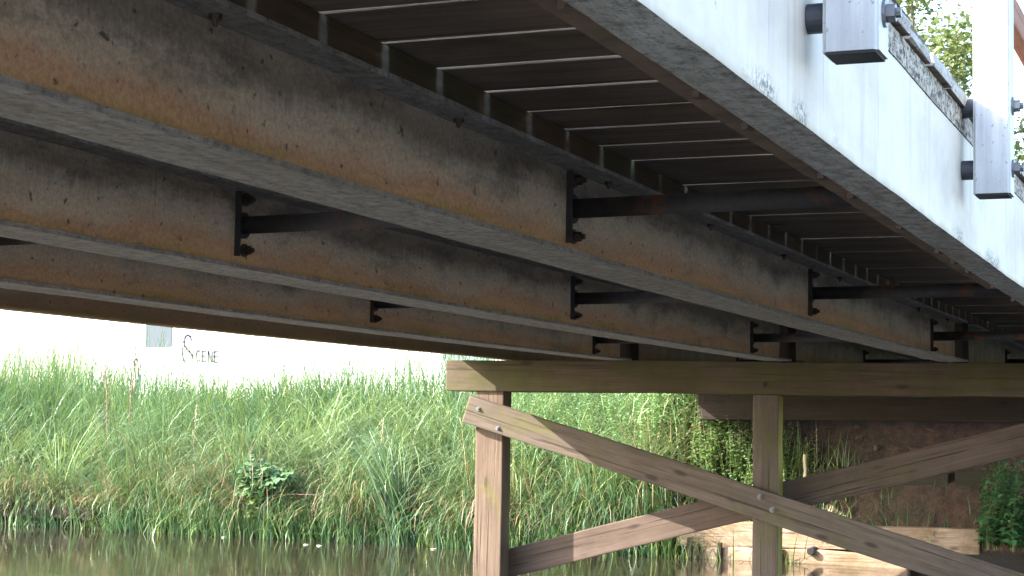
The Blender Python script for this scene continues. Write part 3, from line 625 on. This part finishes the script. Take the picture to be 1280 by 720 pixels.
# twigs over the water
for (x, y, z, dx, dz, lb) in ((-5.2, 13.05, -.62, .42, .03, 'thin brown twig arching out of the bank left of the pier'), (-7.2, 13.0, -.66, .9, .1, 'long straight straw twig lying over the water below the broad leafed plant')):
    bm = bmesh.new(); pts = [Vector((dx * t_ - dx, .04 * math.sin(t_ * 4), dz * t_ + .03 * math.sin(t_ * 3.1))) for t_ in [i / 8 for i in range(9)]]
    for a, b in zip(pts[:-1], pts[1:]): bm_cyl(bm, a, b, .003, .002, seg=6)
    o = from_bm('twig', bm, M['stalk']); o.location = (x, y, z); tag(o, lb, 'twig')
# soil lumps and leaves on the shaded slope
for i, (x, y, c_, lb) in enumerate(((-2.86, 13.95, 'debris', 'small pale stone on the dark soil slope under the seat beam'), (-3.12, 13.9, 'rail', 'orange brown leaf on the dark soil slope'), (-2.14, 13.46, 'debris', 'white scrap on the retaining boards behind the braces'))):
    bm = bmesh.new(); bmesh.ops.create_icosphere(bm, subdivisions=2, radius=.016)
    for v in bm.verts: v.co = Vector((v.co.x * 1.5, v.co.y, v.co.z * .6)) + Vector((random.gauss(0, .002),) * 3)
    o = from_bm('pebble', bm, M[c_]); o.location = (x, y, ground_z(x, y) + .008 if i < 2 else -.222); tag(o, lb, 'debris')
for i in range(10):
    x, y = random.uniform(-3.3, -1.3), random.uniform(13.62, 13.86); bm = bmesh.new(); bmesh.ops.create_icosphere(bm, subdivisions=2, radius=1)
    sx_, sy_, sz_ = random.uniform(.02, .07), random.uniform(.02, .04), random.uniform(.015, .03)
    for v in bm.verts: v.co = Vector((round(v.co.x * 1.6) / 1.6 * .35 + v.co.x * .65, v.co.y, v.co.z)) * random.uniform(.9, 1.08); v.co.x *= sx_; v.co.y *= sy_; v.co.z *= sz_
    o = from_bm('stone', bm, M['stone']); o.location = (x, y, ground_z(x, y) - .004); o.rotation_euler = (random.uniform(-.4, .4), random.uniform(-.4, .4), random.uniform(0, 3)); tag(o, 'dark reddish stone half buried in the dark soil slope under the bridge', 'stone', 'stones in the soil slope')
# floating scraps
fl = [((285, 661), 'left'), ((385, 684), ''), ((398, 684), ''), ((252, 709), ''), ((290, 698), ''), ((505, 687), ''), ((545, 688), ''), ((430, 700), ''), ((60, 690), ''), ((130, 700), ''), ((420, 698), ''), ((350, 706), '')]
spots = [(-8.05, 12.9), (-7.05, 12.55), (-6.9, 12.5), (-6.0, 12.75)]
for i, (x, y) in enumerate(spots):
    bm = bmesh.new(); k = 7; a0 = random.uniform(0, 6)
    vs_ = [bm.verts.new((math.cos(a0 + j * 2 * PI / k) * .02 * random.uniform(.6, 1.3), math.sin(a0 + j * 2 * PI / k) * .018 * random.uniform(.6, 1.3), .004 + random.uniform(0, .003))) for j in range(k)]
    bm.faces.new(vs_); r_ = bmesh.ops.extrude_face_region(bm, geom=bm.faces[:]);
    for v in r_['geom']:
        if isinstance(v, bmesh.types.BMVert): v.co.z -= .004
    o = from_bm('floating_leaf', bm, M['debris']); o.location = (x, y, WZ + .001); tag(o, 'small pale leaf scrap floating on the murky water', 'leaf', 'pale scraps floating on the water')

# ---------------------------------------------------------------- trees beyond the bridge
def tree(x, y, h, cr, label, col, seed, gzv=None):
    rg = np.random.default_rng(seed); rd = random.Random(seed)
    z0 = ground_z(x, y) - .1; root = empty('tree', (x, y, z0)); tag(root, label, 'tree', 'trees beyond the bridge')
    bm = bmesh.new(); pts = [Vector((math.sin(i * .8 + seed) * .12 * i / 4, math.cos(i + seed) * .1 * i / 4, h * .8 * i / 7)) for i in range(8)]
    for i, (a, b) in enumerate(zip(pts[:-1], pts[1:])): bm_cyl(bm, a, b, .17 * (1 - i / 8), .17 * (1 - (i + 1) / 8), seg=8)
    tips = []
    for i in range(26):
        u = rd.uniform(.2, 1); p = pts[min(6, int(u * 7))]; a = i * 2.4; L = cr * rd.uniform(.5, 1.) * (1.15 - abs(u - .5)); q = p + Vector((math.cos(a) * L, math.sin(a) * L, L * rd.uniform(.1, .7)))
        bm_cyl(bm, p, p.lerp(q, .5) + Vector((0, 0, .08)), .05, .03, seg=5); bm_cyl(bm, p.lerp(q, .5) + Vector((0, 0, .08)), q, .03, .01, seg=5); tips += [q, p.lerp(q, .6), p.lerp(q, .85)]
    from_bm('trunk', bm, M['bark'], root)
    n = 260; P, S_, C_ = [], [], []
    for t_ in tips + [pts[-1], pts[-1] + Vector((0, 0, .5))]:
        r = cr * rd.uniform(.10, .26); k = int(n * rd.uniform(.5, 1.1)); dd = rg.normal(0, 1, (k, 3)); dd /= np.linalg.norm(dd, axis=1)[:, None]
        P.append(np.array(t_) + dd * r * rg.uniform(.3, 1.15, (k, 1)) * np.array([1.2, 1.2, .8])); S_.append(rg.uniform(.06, .13, k)); C_.append(np.array(col) * rd.uniform(.65, 1.4) * rg.uniform(.75, 1.3, (k, 1)))
    P = np.concatenate(P); m = len(P)
    V, F, C = leaves(P, rg.uniform(-PI, PI, m), np.concatenate(S_), rg.uniform(-1., .6, m), np.concatenate(C_), aspect=.7)
    tint_mesh('crown', V, F, C, M['treeleaf'], root)
tree(-4.8, 27, 8.6, 3.2, 'light green tree showing above the deck edge between the rail posts', (.085, .105, .04), 3)
tree(.2, 25, 8., 3.0, 'dense green tree at the right edge beyond the rail post', (.07, .09, .035), 5)
tree(-9.5, 36, 7.5, 3.4, 'smaller tree hidden mostly behind the bridge deck', (.08, .12, .04), 8)
tree(4.5, 29, 9., 3.6, 'taller tree standing right of the road end', (.07, .12, .035), 11)

# ---------------------------------------------------------------- white van on the far side
van = empty('box_lorry', (-17.8, 31, .0)); tag(van, 'white box lorry with thin grey lettering parked beyond the grass bank', 'lorry')
gv = ground_z(-19, 31)
def vfix(o): o.matrix_parent_inverse = Matrix.Translation(-Vector(van.location)); return o
def vbox(name, x0, x1, y0, y1, z0, z1, mat, bev=.04, par=van):
    bm = bmesh.new(); bm_box(bm, ((x0 + x1) / 2, (y0 + y1) / 2, (z0 + z1) / 2 + gv), (x1 - x0, y1 - y0, z1 - z0))
    if bev: bmesh.ops.bevel(bm, geom=bm.edges[:], offset=bev, segments=3, affect='EDGES')
    o = from_bm(name, bm, mat, par); return vfix(o) if par is van else o
bm = bmesh.new(); prof = [(-22.1, .5), (-22.1, 1.35), (-21.75, 2.35), (-21.5, 2.5), (-19.99, 2.5), (-19.99, .5)]
f_ = bm.faces.new([bm.verts.new((x, 30.0, z + gv)) for x, z in prof]); r_ = bmesh.ops.extrude_face_region(bm, geom=[f_])
for v in r_['geom']:
    if isinstance(v, bmesh.types.BMVert): v.co.y += 2.1
bmesh.ops.bevel(bm, geom=bm.edges[:], offset=.05, segments=3, affect='EDGES')
cab = vfix(from_bm('cab', bm, M['van'], van))
vbox('side_window', -20.74, -20.10, 29.985, 29.998, 1.62, 2.28, M['glass'], .004, cab)
vbox('box_body', -19.96, -13.95, 29.998, 32.25, .55, 3.05, M['van'], .02)
vbox('bumper', -22.2, -22.05, 30.05, 32.05, .42, .7, M['tyre'], .02)
vbox('chassis', -21.9, -14.1, 30.4, 31.8, .35, .54, M['tyre'], .02)
for wx in (-21.2, -15.6):
    for wy in (30.04, 31.8):
        bm = bmesh.new(); bm_cyl(bm, (wx, wy, .42 + gv), (wx, wy + .26, .42 + gv), .42, seg=28); o = vfix(from_bm('wheel', bm, M['tyre'], van))
        bm = bmesh.new(); bm_cyl(bm, (wx, wy - .01 if wy < 31 else wy + .27, .42 + gv), (wx, wy + .02 if wy < 31 else wy + .24, .42 + gv), .23, seg=20); from_bm('rim', bm, M['hub'], o)
# lettering S CENE: strokes as thin raised strips on the side
def strokes(name, polys, w, mat):
    bm = bmesh.new()
    for pl in polys:
        for (a, b) in zip(pl[:-1], pl[1:]):
            a, b = Vector((a[0], 29.992, a[1])), Vector((b[0], 29.992, b[1])); d = (b - a).normalized(); n_ = Vector((-d.z, 0, d.x)) * w / 2; a -= d * w * .3; b += d * w * .3
            q = [a - n_, a + n_, b + n_, b - n_]; v0 = [bm.verts.new(p) for p in q]; v1 = [bm.verts.new(p + Vector((0, .006, 0))) for p in q]
            bm.faces.new(v0); bm.faces.new(v1[::-1])
            for i in range(4): bm.faces.new((v0[i], v1[i], v1[(i + 1) % 4], v0[(i + 1) % 4]))
    o = from_bm(name, bm, mat, van); o.matrix_parent_inverse = Matrix.Translation(-Vector(van.location)); return o
def letter(ch, x, z, w, h):
    g = {'C': [[(1, .85), (.75, 1), (.3, 1), (0, .7), (0, .3), (.3, 0), (.75, 0), (1, .15)]], 'E': [[(1, 1), (0, 1), (0, 0), (1, 0)], [(0, .52), (.85, .52)]], 'N': [[(0, 0), (0, 1), (1, 0), (1, 1)]]}[ch]
    return [[(x + a * w, z + b * h) for a, b in pl] for pl in g]
pl = []
for i, c_ in enumerate('CENE'): pl += letter(c_, -19.50 + i * .142, 1.30 - i * .006, .088, .21)
strokes('lettering', pl, .042, M['ink'])
sx, sz, sw, sh = -19.84, 1.27, .27, .56
strokes('lettering', [[(sx + sw * a, sz + sh * b) for a, b in [(.78, .80), (.66, .95), (.45, 1.), (.22, .93), (.12, .75), (.2, .6), (.4, .5)]]], .05, M['ink2'])
strokes('lettering', [[(sx + sw * a, sz + sh * b) for a, b in [(.4, .5), (.65, .4), (.9, .26), (.95, .14)]]], .055, M['inkg'])
strokes('lettering', [[(sx + sw * a, sz + sh * b) for a, b in [(0, .55), (.02, .3), (.16, .08), (.3, .0)]]], .04, M['ink2'])

# ---------------------------------------------------------------- light, sky, camera
sv = Vector((-1, -.55, .71)).normalized(); el = math.asin(sv.z); rot = math.atan2(sv.x, sv.y)
sun = bpy.data.lights.new('sun', 'SUN'); sun.energy = 4.; sun.angle = math.radians(.5); sun.color = (1, .93, .82)
so = bpy.data.objects.new('sun', sun); COL.objects.link(so); so.rotation_euler = sv.to_track_quat('Z', 'Y').to_euler(); so.location = (-20, -8, 14)
W = bpy.data.worlds.new('World'); S.world = W; W.use_nodes = True
nt = W.node_tree; bg = nt.nodes['Background']; sky = nt.nodes.new('ShaderNodeTexSky'); sky.sky_type = 'NISHITA'; sky.sun_disc = False
sky.sun_elevation = el; sky.sun_rotation = rot; sky.dust_density = 2.; sky.air_density = 1.; sky.ozone_density = 1.
nt.links.new(sky.outputs[0], bg.inputs[0]); bg.inputs[1].default_value = .15
cam = bpy.data.cameras.new('camera'); co = bpy.data.objects.new('camera', cam); COL.objects.link(co); S.camera = co
yw, pt_, rl = math.radians(22.793), math.radians(4.727), math.radians(1.129)
fw = Vector((-math.sin(yw) * math.cos(pt_), math.cos(yw) * math.cos(pt_), math.sin(pt_))); rt = Vector((math.cos(yw), math.sin(yw), 0)); up = rt.cross(fw)
r2 = rt * math.cos(rl) + up * math.sin(rl); u2 = -rt * math.sin(rl) + up * math.cos(rl)
co.matrix_world = Matrix(((r2.x, u2.x, -fw.x, 0), (r2.y, u2.y, -fw.y, 0), (r2.z, u2.z, -fw.z, 0), (0, 0, 0, 1)))
cam.sensor_width = 36; cam.lens = 36 * 2175.6 / 1280; cam.clip_start = .05; cam.clip_end = 2000
S.view_settings.view_transform = 'Standard'; S.view_settings.look = 'None'; S.view_settings.exposure = 3.0; S.view_settings.gamma = 1
S.cycles.max_bounces = 10; S.cycles.diffuse_bounces = 6; S.cycles.use_denoising = True
S.render.resolution_x, S.render.resolution_y = 1024, 576
